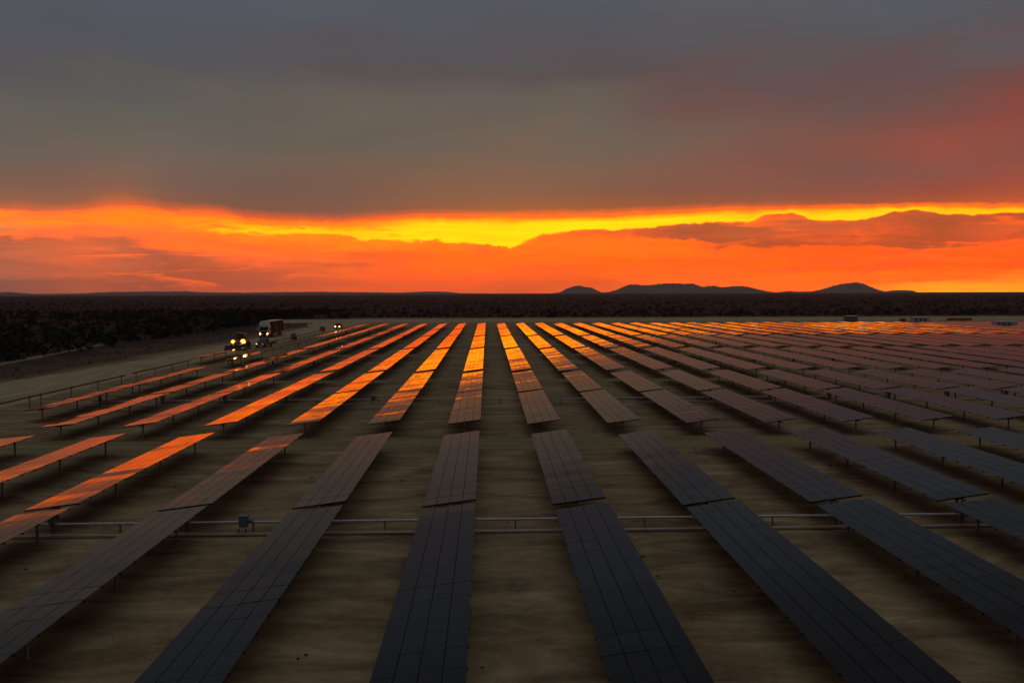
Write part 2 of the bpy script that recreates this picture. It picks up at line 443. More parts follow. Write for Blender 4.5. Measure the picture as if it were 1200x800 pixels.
# ------------------------------------------------------------------ mesh helpers
class MB:
    def __init__(self):
        self.v, self.f = [], []

    def box(self, c, s, rot=None, bevel=0.0):
        """box centred at c with size s; rot is a 3x3 matrix"""
        hx, hy, hz = s[0] / 2, s[1] / 2, s[2] / 2
        b = len(self.v)
        for x, y, z in ((-hx, -hy, -hz), (hx, -hy, -hz), (hx, hy, -hz), (-hx, hy, -hz), (-hx, -hy, hz), (hx, -hy, hz), (hx, hy, hz), (-hx, hy, hz)):
            p = Vector((x, y, z))
            if rot is not None:
                p = rot @ p
            self.v.append((p.x + c[0], p.y + c[1], p.z + c[2]))
        for q in ((0, 3, 2, 1), (4, 5, 6, 7), (0, 1, 5, 4), (1, 2, 6, 5), (2, 3, 7, 6), (3, 0, 4, 7)):
            self.f.append(tuple(b + i for i in q))
        return self

    def tube(self, a, b, r, n=8, r2=None):
        a, b = Vector(a), Vector(b)
        r2 = r if r2 is None else r2
        d = (b - a).normalized()
        u = d.orthogonal().normalized()
        w_ = d.cross(u)
        s = len(self.v)
        for i in range(n):
            t = 2 * math.pi * i / n
            o = u * math.cos(t) + w_ * math.sin(t)
            p = a + o * r
            q = b + o * r2
            self.v.append(tuple(p)); self.v.append(tuple(q))
        for i in range(n):
            j = (i + 1) % n
            self.f.append((s + 2 * i, s + 2 * j, s + 2 * j + 1, s + 2 * i + 1))
        self.f.append(tuple(s + 2 * i for i in range(n))[::-1])
        self.f.append(tuple(s + 2 * i + 1 for i in range(n)))
        return self

    def prism(self, prof, x0, x1):
        """profile of (y, z) points extruded along x"""
        n, s = len(prof), len(self.v)
        for y, z in prof:
            self.v.append((x0, y, z))
        for y, z in prof:
            self.v.append((x1, y, z))
        for i in range(n):
            j = (i + 1) % n
            self.f.append((s + i, s + j, s + n + j, s + n + i))
        self.f.append(tuple(s + i for i in range(n))[::-1])
        self.f.append(tuple(s + n + i for i in range(n)))
        return self

    def mesh(self, name, m):
        me = bpy.data.meshes.new(name)
        me.from_pydata(self.v, [], self.f)
        me.materials.append(m)
        me.validate()
        bm = bmesh.new(); bm.from_mesh(me)
        bmesh.ops.recalc_face_normals(bm, faces=bm.faces)
        bm.to_mesh(me); bm.free()
        return me

    def build(self, name, m, parent=None, bevel=0.0):
        me = self.mesh(name, m)
        if bevel:
            bm = bmesh.new(); bm.from_mesh(me)
            bmesh.ops.bevel(bm, geom=bm.edges[:], offset=bevel, segments=2, affect='EDGES', clamp_overlap=True)
            bm.to_mesh(me); bm.free()
        return link(name, me, parent)


def link(name, me, parent=None, loc=None):
    o = bpy.data.objects.new(name, me)
    COL.objects.link(o)
    if parent is not None:
        o.parent = parent
    if loc is not None:
        o.location = loc
    return o


def thing(name, label, cat, loc=(0, 0, 0), rz=0.0, group=None):
    o = bpy.data.objects.new(name, None)
    COL.objects.link(o)
    o.empty_display_size = 0.3
    o.location = loc
    o.rotation_euler = (0, 0, rz)
    o['label'] = label
    o['category'] = cat
    if group:
        o['group'] = group
    return o


def structure(o, label=None):
    o['kind'] = 'structure'
    if label:
        o['label'] = label
    return o


def wheel(parent, c, r, wd, spokes=True):
    t = MB().tube((c[0] - wd / 2, c[1], c[2]), (c[0] + wd / 2, c[1], c[2]), r, 20).build('wheel', M['dark'], parent)
    MB().tube((c[0] - wd / 2 - 0.012, c[1], c[2]), (c[0] + wd / 2 + 0.012, c[1], c[2]), r * 0.52, 14).build('rim', M['dsteel'], t)
    return t


# ------------------------------------------------------------------ setting: ground, roads, hills
def sheet(name, pts, z, m, label):
    me = bpy.data.meshes.new(name)
    me.from_pydata([(x, y, z) for x, y in pts], [], [tuple(range(len(pts)))])
    me.materials.append(m)
    bm = bmesh.new(); bm.from_mesh(me)
    bmesh.ops.triangulate(bm, faces=bm.faces[:])
    for f in bm.faces:
        if f.normal.z < 0:
            f.normal_flip()
    bm.to_mesh(me); bm.free()
    return structure(link(name, me), label)


def band(name, left, right, z, m, label, seg=1.5, jit=0.35):
    """ragged-edged strip between two polylines of (x, y)"""
    def dens(poly):
        o = []
        for (x0, y0), (x1, y1) in zip(poly[:-1], poly[1:]):
            n = max(1, int(math.hypot(x1 - x0, y1 - y0) / seg))
            for i in range(n):
                t = i / n
                o.append((x0 + (x1 - x0) * t, y0 + (y1 - y0) * t))
        o.append(poly[-1])
        wob = np.cumsum(rng.normal(0, jit * 0.5, len(o)))
        wob = wob - np.convolve(wob, np.ones(25) / 25, 'same')
        return [(x + wob[i] * 0.6 + rng.normal(0, jit * 0.25), y + wob[i] * 0.6 + rng.normal(0, jit * 0.25)) for i, (x, y) in enumerate(o)]
    L, Rr = dens(left), dens(right)
    n = min(len(L), len(Rr))
    L = [L[int(i * (len(L) - 1) / (n - 1))] for i in range(n)]
    Rr = [Rr[int(i * (len(Rr) - 1) / (n - 1))] for i in range(n)]
    vs_ = [(x, y, z) for x, y in L] + [(x, y, z) for x, y in Rr]
    fs = [(i, i + 1, n + i + 1, n + i) for i in range(n - 1)]
    me = bpy.data.meshes.new(name)
    me.from_pydata(vs_, [], fs)
    me.materials.append(m)
    bm = bmesh.new(); bm.from_mesh(me)
    for f in bm.faces:
        if f.normal.z < 0:
            f.normal_flip()
    bm.to_mesh(me); bm.free()
    return structure(link(name, me), label)


sheet('ground', [(-12000, -1500), (12000, -1500), (12000, 14000), (-12000, 14000)], 0.0, M['ground'], 'flat brown soil of the plain under the panels')
band('dirt_road', [(-62, 50), (-60, 96), (-56.5, 137), (-55.5, 200), (-57, 262), (-66, 298)], [(-46.6, 50), (-46.4, 96), (-46.4, 137), (-46.2, 200), (-45.5, 262), (-43, 298)],
     0.012, M['road'], 'pale dirt road along the left edge of the field')
band('perimeter_road', [(-75, 299), (60, 300), (420, 300)], [(-90, 338), (60, 342), (420, 342)], 0.008, M['road'], 'pale dirt road crossing beyond the far end of the field', seg=3)
for nm, y0, y1 in (('first', 55.6, 59.8), ('second', 99.0, 101.0), ('third', 139.9, 143.1), ('fourth', 181.4, 184.1)):
    band('cross_track', [(-46, y0), (260, y0)], [(-46, y1), (260, y1)], 0.004, M['track'], f'{nm} olive dirt track crossing between blocks of panels', jit=0.25)
band('rut_track', [(-70, 60), (-76, 120), (-84, 180)], [(-67.5, 60), (-73.5, 120), (-82.5, 180)], 0.004, M['track'], 'faint wheel track beside the dirt road', jit=0.25)


def ridge(name, prof, dist, depth, label, seed):
    """hill range: prof = [(photo x, photo y of the crest)] at a real distance"""
    r2 = np.random.default_rng(seed)
    xs = np.array([p[0] for p in prof], float)
    ys = np.array([p[1] for p in prof], float)
    n = max(60, int((xs[-1] - xs[0]) / 1.3))
    X = np.linspace(xs[0], xs[-1], n)
    crest = np.interp(X, xs, ys)
    hy = 344.5 - 3.5 * X / 1200
    a = np.arctan((X - 600) / F) + YAW
    e = (hy - crest) / F * np.cos(np.arctan((X - 600) / F))
    H = np.maximum(CAM_H + dist * e, 0)
    k = 15
    rows = np.linspace(-1, 1, k)
    V, Fc = [], []
    spur = np.interp(np.arange(n), np.arange(0, n + 6, 6), r2.normal(0, 1, len(np.arange(0, n + 6, 6))))
    for j, t in enumerate(rows):
        env = (1 - abs(t)) ** 1.15
        dd = dist + t * depth
        jit = r2.normal(0, 0.035, n) + 0.10 * spur * (1 if t < 0 else -1) * (1 - abs(t)) * abs(t) * 4
        for i in range(n):
            h = H[i] * (1 + 0.05 * spur[i] * (0.4 + 0.6 * abs(t))) * max(0, env * (1 + (jit[i] if abs(t) > 0.01 else r2.normal(0, 0.03))))
            V.append((math.sin(a[i]) * dd, math.cos(a[i]) * dd, h - 1.0))
    for j in range(k - 1):
        for i in range(n - 1):
            Fc.append((j * n + i, j * n + i + 1, (j + 1) * n + i + 1, (j + 1) * n + i))
    me = bpy.data.meshes.new(name)
    me.from_pydata(V, [], Fc)
    me.materials.append(M['hill'])
    return structure(link(name, me), label)


ridge('hills', [(648, 343), (656, 342), (664, 337.5), (672, 335.2), (678, 334.3), (686, 335.5), (694, 337), (700, 340), (706, 342.5)], 9000, 500, 'small rounded hill left of the long ridge', 1)
ridge('hills', [(700, 343), (714, 341.5), (722, 339), (730, 336), (737, 333.5), (742, 332.8), (752, 333.8), (762, 333.6), (772, 332.3), (784, 331.4), (798, 331.6), (811, 331.8),
                (817, 333.5), (824, 336), (830, 334.6), (838, 334.2), (845, 336.3), (850, 335.8), (860, 334.8), (872, 335), (880, 336.5), (890, 339), (900, 341), (912, 342.5)], 9500, 700, 'long low ridge of hills on the horizon', 2)
ridge('hills', [(905, 342.5), (918, 341.2), (924, 340.3), (932, 341.3), (950, 341), (960, 339), (970, 336.5), (980, 333.8), (990, 331.6), (1000, 330.2), (1006, 330.6), (1014, 333), (1022, 336.5),
                (1030, 339.5), (1036, 341), (1046, 339.8), (1060, 339.4), (1070, 340.2), (1075, 342.5)], 9000, 600, 'peaked hill on the horizon at the right', 3)
ridge('hills', [(0, 342.2), (10, 341.5), (40, 343.8), (90, 343.5), (130, 341.6), (170, 341.2), (220, 341), (235, 342), (290, 342.4), (340, 341.6), (375, 341.4), (420, 341.8), (470, 342.4), (500, 341), (522, 341.2), (540, 343), (570, 343)],
      7000, 800, 'very low rise along the left horizon', 4)


# ------------------------------------------------------------------ haze
if True:
    hz = bpy.data.meshes.new('haze')
    x0, x1, y0, y1, z0, z1 = -12200, 12200, -1700, 14200, -3.0, 190.0
    HV = [(x0, y0, z0), (x1, y0, z0), (x1, y1, z0), (x0, y1, z0), (x0, y0, z1), (x1, y0, z1), (x1, y1, z1), (x0, y1, z1)]
    hz.from_pydata(HV, [], [(0, 3, 2, 1), (4, 5, 6, 7), (0, 1, 5, 4), (1, 2, 6, 5), (2, 3, 7, 6), (3, 0, 4, 7)])
    hm = bpy.data.materials.new('evening_haze')
    hm.use_nodes = True
    for n in list(hm.node_tree.nodes):
        if n.type != 'OUTPUT_MATERIAL':
            hm.node_tree.nodes.remove(n)
    pv = hm.node_tree.nodes.new('ShaderNodeVolumePrincipled')
    pv.inputs['Color'].default_value = (0.75, 0.68, 0.66, 1)
    pv.inputs['Density'].default_value = 3.5e-5
    pv.inputs['Anisotropy'].default_value = 0.3
    hm.node_tree.links.new(pv.outputs[0], [n for n in hm.node_tree.nodes if n.type == 'OUTPUT_MATERIAL'][0].inputs['Volume'])
    hz.materials.append(hm)
    ho = link('haze', hz)
    ho['kind'] = 'stuff'
    ho['label'] = 'thin evening haze over the plain'
    ho['category'] = 'haze'


# ------------------------------------------------------------------ scrub (nobody could count it)
def make_scrub():
    V, Fq = [], []
    cnt = 0

    def emit(xs, ys, size, ntri):
        nonlocal cnt
        for x, y, s in zip(xs, ys, size):
            base = cnt
            u = rng.normal(0, 1, (ntri, 3))
            u /= np.linalg.norm(u, axis=1)[:, None]
            rad = rng.uniform(0.45, 1.0, (ntri, 1))
            c = u * rad * np.array([s * 0.75, s * 0.75, s * 0.5]) + np.array([x, y, s * 0.48])
            c[:, 2] = np.abs(c[:, 2])
            q = rng.normal(0, 1, (ntri, 3, 3)) * s * 0.20
            tri = c[:, None, :] + q
            tri[:, :, 2] = np.maximum(tri[:, :, 2], 0.02)
            V.append(tri.reshape(-1, 3))
            idx = base + np.arange(ntri * 3).reshape(-1, 3)
            Fq.append(idx)
            cnt += ntri * 3
    # left of the road
    n = 3600
    y = rng.uniform(70, 520, n) ** 1.0
    x = -72 - rng.exponential(75, n) - 0.03 * y
    clump = rng.uniform(0, 1, n)
    emit(x, y, np.clip(rng.lognormal(-0.05, 0.4, n), 0.4, 2.6), 34)
    # beyond the perimeter road, the whole width
    n = 6500
    y = 352 + rng.exponential(230, n)
    x = rng.uniform(-0.75, 0.78, n) * y
    emit(x, y, np.clip(rng.lognormal(-0.25, 0.45, n), 0.4, 2.4), 22)
    n = 7000
    y = 700 + rng.exponential(900, n)
    x = rng.uniform(-0.75, 0.78, n) * y
    emit(x, y, np.clip(rng.lognormal(0.1, 0.4, n), 0.6, 3.0), 12)
    # a few tufts on the road verge
    n = 350
    y = rng.uniform(80, 300, n)
    x = rng.uniform(-72, -60, n)
    emit(x, y, rng.uniform(0.15, 0.5, n), 12)
    V = np.concatenate(V).astype(np.float32)
    Fq = np.concatenate(Fq).astype(np.int32)
    me = bpy.data.meshes.new('scrub')
    me.vertices.add(len(V)); me.vertices.foreach_set('co', V.ravel())
    me.loops.add(Fq.size); me.loops.foreach_set('vertex_index', Fq.ravel())
    me.polygons.add(len(Fq))
    me.polygons.foreach_set('loop_start', np.arange(0, Fq.size, 3, dtype=np.int32))
    me.polygons.foreach_set('loop_total', np.full(len(Fq), 3, dtype=np.int32))
    me.update(calc_edges=True)
    me.materials.append(M['scrub'])
    o = link('scrub', me)
    o['kind'] = 'stuff'
    o['label'] = 'dark low scrub covering the plain around the field'
    o['category'] = 'scrub'


make_scrub()


def make_weeds():
    V, Fc = [], []
    n = 260
    for q in range(n):
        y = 16 + rng.uniform(0, 1) ** 1.4 * 110
        x = X_A0 + 6.0 * rng.integers(-8, 16) + rng.uniform(1.2, 4.8) if rng.uniform() < 0.75 else rng.uniform(-46, 60)
        if abs(x) / y > 0.75:
            continue
        s_ = float(np.clip(rng.lognormal(-2.5, 0.45), 0.04, 0.17))
        for b in range(16):
            a = rng.uniform(0, 6.283); r0 = rng.uniform(0, s_ * 0.5)
            bx, by = x + math.cos(a) * r0, y + math.sin(a) * r0
            h = s_ * rng.uniform(0.3, 0.8); o_ = s_ * rng.uniform(0.2, 1.0)
            i0 = len(V)
            V.extend([(bx - 0.02, by, 0.0), (bx + 0.03, by + 0.02, 0.0), (bx + math.cos(a) * o_, by + math.sin(a) * o_, h)])
            Fc.append((i0, i0 + 1, i0 + 2))
    me = bpy.data.meshes.new('weeds')
    me.from_pydata(V, [], Fc)
    me.materials.append(M['weed'])
    o = link('weeds', me)
    o['kind'] = 'stuff'
    o['label'] = 'sparse dry weeds and tufts between the rows'
    o['category'] = 'weeds'


X_A0 = -1.74
make_weeds()

# ------------------------------------------------------------------ solar tables
W_MOD, L_MOD = 0.595, 1.20
GX, GY = 0.026, 0.007
AX_Z = 1.08
PITCH_X = 6.0
X_A = -1.74
TILT = R(7.3)


def deck_mesh(L, seed):
    r = random.Random(seed)
    n = int((L + GY) / (L_MOD + GY))
    lm = (L - (n - 1) * GY) / n
    mb = MB()
    width = 4 * W_MOD + 3 * GX
    sag = 0.0
    for j in range(n):
        yc = j * (lm + GY) + lm / 2
        # every crosswise bay of four sits a trifle off true
        bay = r.gauss(0, R(0.25)) + R(0.12) * math.sin(j * 0.9 + seed)
        bayr = r.gauss(0, R(0.10))
        for i in range(4):
            xc = -width / 2 + W_MOD / 2 + i * (W_MOD + GX)
            rot = Matrix.Rotation(bay + r.gauss(0, R(0.09)), 3, 'X') @ Matrix.Rotation(bayr + r.gauss(0, R(0.10)), 3, 'Y')
            mb.box((xc, yc, 0.13 + r.gauss(0, 0.0012)), (W_MOD, lm, 0.008), rot)
    return mb.mesh('module_deck', M['glass'])


def frame_mb(L, ny=None):
    """purlins and cross rails below the glass (deck space)"""
    n = int((L + GY) / (L_MOD + GY))
    lm = (L - (n - 1) * GY) / n
    mb = MB()
    for j in range(n + 1):
        y = min(max(j * (lm + GY) - GY / 2, 0.05), L - 0.05)
        mb.box((0, y, 0.08), (2.5, 0.045, 0.05))
    for x in (-(W_MOD + GX), 0.0, W_MOD + GX):
        mb.box((x, L / 2, 0.112), (0.07, L - 0.1, 0.008))
    return mb


KINDS = {}
for key, L in (('short', 18.6), ('long', 38.0), ('farlong', 37.0), ('farshort', 33.5)):
    d = {'L': L}
    d['decks'] = [deck_mesh(L, s) for s in range(7)]
    d['frame'] = frame_mb(L).mesh('cross_rails', M['blackrail'])
    d['bare'] = MB().box((0, L / 2, 0.0), (0.16, L + 0.9, 0.16)).mesh('torque_tube', M['dsteel'])
    d['tube'] = MB().box((0, L / 2, 0.0), (0.11, L + 0.3, 0.11)).mesh('torque_tube', M['steel'])
    npst = max(3, round(L / 4.8))
    d['posts'] = [0.55 + i * (L - 1.1) / (npst - 1) for i in range(npst)]
    KINDS[key] = d
POST = MB()
POST.box((0, 0, 0.51), (0.07, 0.012, 1.02)).box((-0.038, 0, 0.51), (0.008, 0.10, 1.02)).box((0.038, 0, 0.51), (0.008, 0.10, 1.02))
POST.box((0, 0, 1.0), (0.2, 0.16, 0.03))
POST_ME = POST.mesh('post', M['poststeel'])
BEAR_ME = MB().box((0, 0, 1.07), (0.17, 0.07, 0.20)).mesh('bearing', M['dsteel'])

ORD = ['zeroth', 'first', 'second', 'third', 'fourth', 'fifth', 'sixth', 'seventh', 'eighth', 'ninth', 'tenth', 'eleventh', 'twelfth', 'thirteenth', 'fourteenth', 'fifteenth',
       'sixteenth', 'seventeenth', 'eighteenth', 'nineteenth', 'twentieth', 'twenty-first', 'twenty-second', 'twenty-third', 'twenty-fourth', 'twenty-fifth', 'twenty-sixth',
       'twenty-seventh', 'twenty-eighth', 'twenty-ninth', 'thirtieth', 'thirty-first', 'thirty-second', 'thirty-third', 'thirty-fourth', 'thirty-fifth']


def row_phrase(k):
    if k <= 0:
        return f'{ORD[-k + 1]} row left of the central aisle'
    return f'{ORD[k]} row right of the central aisle'


SEGS = [('short', 17.5, 'front block near half', 0), ('short', 36.8, 'front block far half', 0),
        ('short', 60.3, 'second block near half', 0), ('short', 79.8, 'second block far half', 0),
        ('long', 101.4, 'third block', 1), ('long', 143.3, 'fourth block', 1),
        ('farshort', 184.4, 'farthest block near half', 2), ('farlong', 218.6, 'farthest block far half', 2)]
BARE = {(-6, 2), (-6, 5), (-7, 2), (-7, 3), (-7, 4), (-7, 5), (-7, 6)}
n_tab = 0


def tilt_at(X, si):
    # tilt shaped at left edge and far right to steer the glow mirrored in the glass
    if X < -27:
        return TILT - R(1.0)
    if X < 20 or si < 5:
        return TILT
    drop = min(1.0, (X - 20) / 80.0)
    if si == 5:
        return TILT - R(1.0) * drop
    back = min(1.0, max(0.0, (X - 126) / 18.0))
    return TILT - R(4.1) * drop + R(2.4) * back


def add_table(k, si, ystart=None, key=None, bare=False):
    global n_tab
    key = key or SEGS[si][0]
    y0 = SEGS[si][1] if ystart is None else ystart
    lod = SEGS[si][3]
    d = KINDS[key]
    X = X_A + k * PITCH_X
    dep = y0 + d['L'] * 0.6
    th = CAM_H / dep
    s = X / dep
    t = tilt_at(X, si)
    e = th + 2 * s * math.sin(t)
    if bare:
        lab = f'bare steel tracker without panels, {row_phrase(k)}, {SEGS[si][2]}'
        root = thing('bare_tracker', lab, 'tracker frame', (X, y0, 0), 0, 'unfinished tracker frames along the left edge')
    else:
        look = 'orange-glowing' if 0 < e < 0.118 else ('dull red-brown' if e < 0.16 else 'dark grey')
        lab = f'{look} solar table, {row_phrase(k)}, {SEGS[si][2]}'
        root = thing('solar_table', lab, 'solar table', (X + random.gauss(0, 0.02), y0 + random.gauss(0, 0.05), 0), 0, 'solar tables standing in long parallel rows')
    tt = t + random.gauss(0, R(0.16))
    pz = random.gauss(0, 0.03)
    if not bare:
        dk = link('module_deck', random.choice(d['decks']), root, (0, 0, AX_Z + pz))
        rx = random.gauss(0, R(0.03))
        dk.rotation_euler = (rx, -tt, 0)
    if not bare and lod < 2:
        fr = link('cross_rails', d['frame'], root, (0, 0, AX_Z + pz))
        fr.rotation_euler = (rx, -tt, 0)
    link('torque_tube', d['bare' if bare else 'tube'], root, (0, 0, AX_Z + pz))
    if lod < 2 or bare:
        for y in d['posts']:
            p = link('post', POST_ME, root, (0, y, 0))
            if lod == 0:
                link('bearing', BEAR_ME, p)
    else:
        for y in d['posts'][::2]:
            link('post', POST_ME, root, (0, y, 0))
    n_tab += 1
    return root


for si, (key, y0, nm, lod) in enumerate(SEGS):
    L = KINDS[key]['L']
    y1 = y0 + L
    for k in range(-7, 36):
        X = X_A + k * PITCH_X
        if X / y1 > 0.70 or X / y1 < -0.66:
            continue
        if k == -7 and (k, si) not in BARE:
            if si == 7:
                continue
            continue
        if si == 6 and 144 < X < 156:
            continue
        if si == 5 and k == -6:
            add_table(k, si, bare=True)
            continue
        if si == 4 and k == -7:
            add_table(k, si, key='short', bare=True)
            continue
        if si == 4 and k == -6:
            add_table(k, si, ystart=118.5, key='short')
            continue
        if si == 2 and k == -6:
            r_ = add_table(k, si, ystart=69.0, key='short')
            r_['label'] = 'narrow glowing solar table, leftmost short one before the road'
            continue
        if si == 3 and k == -6:
            add_table(k, si, ystart=88.2, key='short')
            continue
        if (k, si) in BARE:
            add_table(k, si, bare=True)
            continue
        add_table(k, si)
# one lone short table on the otherwise bare outer row
r_ = add_table(-7, 4, ystart=124.5, key='short')
r_['label'] = 'lone solar table in the outermost bare row beside the loader'

# ------------------------------------------------------------------ drive lines that link the rows
DRV = [(36.5, 'nearest'), (79.35, 'second'), (120.4, 'third'), (162.3, 'fourth'), (218.2, 'farthest')]
for yd, nm in DRV:
    xr = min(0.72 * yd + 10, 178)
    xl = -max(10, min(0.68 * yd + 6, 38.5))
    root = thing('drive_line', f'{nm} pair of pale drive pipes running crosswise under the rows', 'drive pipe', (0, yd, 0), 0, 'drive pipes linking the rows')
    MB().tube((xl, 0.35, 0.42), (xr, 0.35, 0.42), 0.062 if yd < 40 else 0.048, 10).build('drive_pipe', M['alu'], root)
    MB().box(((xl + xr) / 2, -0.42, 0.09), (xr - xl, 0.16 if yd < 40 else 0.11, 0.08 if yd < 40 else 0.06)).build('cable_tray', M['alu'], root)
    k0 = math.ceil((xl - X_A) / PITCH_X); k1 = math.floor((xr - X_A) / PITCH_X)
    for k in range(k0, k1 + 1):
        X = X_A + k * PITCH_X
        b = MB().box((X, 0.35, 0.62), (0.24, 0.30, 0.36)).box((X, 0.35, 0.25), (0.12, 0.16, 0.5)).box((X, 0.35, 0.94), (0.10, 0.12, 0.36))
        b.build('gearbox', M['dsteel'], root)
        if yd < 130:
            MB().box((X + 3.0, 0.35, 0.19), (0.06, 0.06, 0.38)).build('stand', M['dsteel'], root)
            MB().box((X + 3.0, -0.42, 0.03), (0.08, 0.26, 0.06)).build('tray_foot', M['dsteel'], root)

# drive motors
for (x, y, nm) in ((-11.05, 36.5, 'near'), (-11.2, 79.3, 'far')):
    root = thing('drive_motor', f'blue-grey motor box standing on the {nm} drive pipes', 'motor', (x, y - 0.05, 0), 0, 'drive motors')
    MB().box((0, 0, 0.56), (0.36, 0.34, 0.5)).build('housing', M['bluebox'], root, 0.03)
    MB().box((0, 0, 0.83), (0.42, 0.40, 0.04)).build('lid', M['bluebox'], root, 0.01)
    for sx in (-0.16, 0.16):
        MB().box((sx, -0.22, 0.15), (0.06, 0.06, 0.30)).build('leg', M['dsteel'], root)
    MB().tube((0.22, 0, 0.6), (0.42, 0, 0.6), 0.10, 12).build('motor_barrel', M['bluebox'], root)

# marker stake beside the cross track
root = thing('marker_stake', 'thin pale stake leaning in the soil beside the cross track', 'stake', (13.7, 52.3, 0))
MB().tube((0, 0, -0.05), (-0.10, 0.0, 0.95), 0.035, 8, 0.03).build('stick', M['alu'], root)
MB().box((-0.085, -0.002, 0.80), (0.085, 0.08, 0.10)).build('band', M['white'], root)

# ------------------------------------------------------------------ vehicles (all face the camera, -Y)


def spot(name, parent, loc, energy, color, tilt=-4.0, yawd=0.0):
    l = bpy.data.lights.new(name, 'SPOT')
    l.energy = energy
    l.color = color
    l.spot_size = R(70)
    l.spot_blend = 0.8
    l.shadow_soft_size = 0.22
    o = bpy.data.objects.new(name, l)
    COL.objects.link(o)
    o.parent = parent
    o.location = loc
    o.rotation_euler = (R(90 + tilt) , 0, R(180 + yawd))
    return o


def lamp_disc(parent, x, y, z, r, m, name='headlight'):
    MB().tube((x, y, z), (x, y + 0.05, z), r, 16).build(name, m, parent)


def truck():
    root = thing('truck', 'white-cabbed truck with brown curtain-sided body driving up the dirt road', 'truck', (-54.4, 199, 0), R(1.5))
    # cab
    prof = [(0.0, 0.95), (0.0, 1.75), (0.18, 2.95), (0.42, 3.05), (2.1, 3.05), (2.1, 0.95)]
    MB().prism(prof, -1.22, 1.22).build('cab', M['white'], root, 0.05)
    ws = MB()
    ws.v = [(-1.05, 0.0, 1.86), (1.05, 0.0, 1.86), (0.98, 0.145, 2.75), (-0.98, 0.145, 2.75), (-1.05, 0.05, 1.86), (1.05, 0.05, 1.86), (0.98, 0.2, 2.75), (-0.98, 0.2, 2.75)]
    ws.v = [(x, y - 0.012, z) for x, y, z in ws.v]
    ws.f = [(0, 1, 2, 3), (4, 7, 6, 5), (0, 4, 5, 1), (1, 5, 6, 2), (2, 6, 7, 3), (3, 7, 4, 0)]
    ws.build('windscreen', M['wind'], root)
    for s in (-1, 1):
        MB().box((s * 1.225, 0.95, 2.25), (0.02, 0.9, 0.75)).build('side_window', M['wind'], root)
        m_ = MB().box((s * 1.52, 0.05, 2.2), (0.22, 0.12, 0.62)).box((s * 1.34, 0.12, 2.45), (0.3, 0.04, 0.04)).build('side_mirror', M['white'] if s < 0 else M['dark'], root, 0.015)
        lamp_disc(root, s * 0.86, -0.10, 1.02, 0.17, M['lamp_w'] if s < 0 else M['lamp_d'])
        lamp_disc(root, s * 0.80, -0.115, 0.62, 0.12, M['red'], 'fog_lamp')
        spot('headlight_beam', root, (s * 0.86, -0.4, 1.0), 45, (1.0, 0.75, 0.4))
    MB().prism([(0.25, 3.05), (0.5, 3.75), (0.8, 3.9), (1.9, 3.9), (1.9, 3.05)], -1.12, 1.12).build('wind_deflector', M['white'], root, 0.05)
    MB().box((0, -0.04, 1.35), (1.5, 0.06, 0.62)).build('grille', M['dark'], root, 0.02)
    MB().box((0, 0.02, 0.72), (2.44, 0.26, 0.48)).build('bumper', M['darkpaint'], root, 0.05)
    # chassis + body
    MB().box((0, 7.6, 0.95), (0.95, 14.0, 0.28)).build('chassis', M['dsteel'], root)
    body = MB().box((0, 9.2, 2.55), (2.5, 13.2, 2.8)).build('cargo_body', M['tarp'], root, 0.04)
    MB().box((0, 9.2, 4.0), (2.56, 13.3, 0.09)).build('roof_edge', M['white'], body)
    st = MB()
    for i in range(1, 13):
        st.box((1.262, 2.7 + i, 2.55), (0.02, 0.09, 2.7))
    st.build('curtain_strap', M['dsteel'], body)
    MB().box((1.268, 7.6, 2.5), (0.025, 1.9, 2.5)).build('open_curtain_gap', M['dark'], body)
    MB().box((1.2, 7.0, 0.85), (0.06, 4.0, 0.35)).build('side_guard', M['dsteel'], root)
    for y in (1.25, 4.2, 11.2, 12.4, 13.6):
        for s in (-1, 1):
            wheel(root, (s * 1.05, y, 0.5), 0.5, 0.34)
    return root


truck()


def loader():
    root = thing('wheel_loader', 'dark loader with low wide bucket and both headlights glaring on the dirt road', 'loader', (-48.0, 157.0, 0), R(1))
    MB().prism([(-1.9, 0.08), (-2.05, 0.18), (-1.25, 1.02), (-1.12, 0.98), (-1.1, 0.30), (-1.3, 0.08)], -1.95, 1.95).build('bucket', M['bucket'], root, 0.02)
    for s in (-1, 1):
        MB().prism([(-1.3, 0.45), (-1.3, 0.7), (0.9, 1.75), (1.1, 1.55)], s * 0.62 - 0.09, s * 0.62 + 0.09).build('lift_arm', M['yellow'], root)
        f = MB().box((s * 0.95, 0.55, 1.62), (0.34, 0.12, 0.30)).build('lamp_bracket', M['yellow'], root, 0.02)
        hl = MB().tube((s * 0.95, 0.38, 1.62), (s * 0.95, 0.44, 1.62), 0.22 if s > 0 else 0.17, 16).build('headlight', M['lamp_o'], root)
        MB().tube((s * 0.95, 0.45, 1.58), (s * 0.95, 0.49, 1.58), 0.52 if s > 0 else 0.38, 20).build('lamp_halo', M['lamp_halo'], hl)  # added glowing disc that imitates the halo in dusty air, not a lamp part
        spot('headlight_beam', root, (s * 0.95, 0.2, 1.62), 70, (1.0, 0.5, 0.14), tilt=-10)
    MB().box((0, 1.3, 1.15), (1.5, 1.9, 0.8)).build('front_frame', M['yellow'], root, 0.06)
    cabn = MB().prism([(2.0, 1.5), (2.1, 2.9), (2.3, 3.05), (3.4, 3.05), (3.5, 1.5)], -0.72, 0.72).build('cab', M['wind'], root, 0.03)
    MB().box((0, 2.85, 3.1), (1.6, 1.5, 0.1)).build('cab_roof', M['yellow'], cabn, 0.03)
    MB().prism([(3.5, 0.8), (3.5, 2.0), (5.2, 1.85), (5.4, 1.6), (5.4, 0.8)], -0.85, 0.85).build('engine_cover', M['yellow'], root, 0.06)
    for y in (0.9, 4.0):
        for s in (-1, 1):
            wheel(root, (s * 1.12, y, 0.72), 0.72, 0.5)


loader()


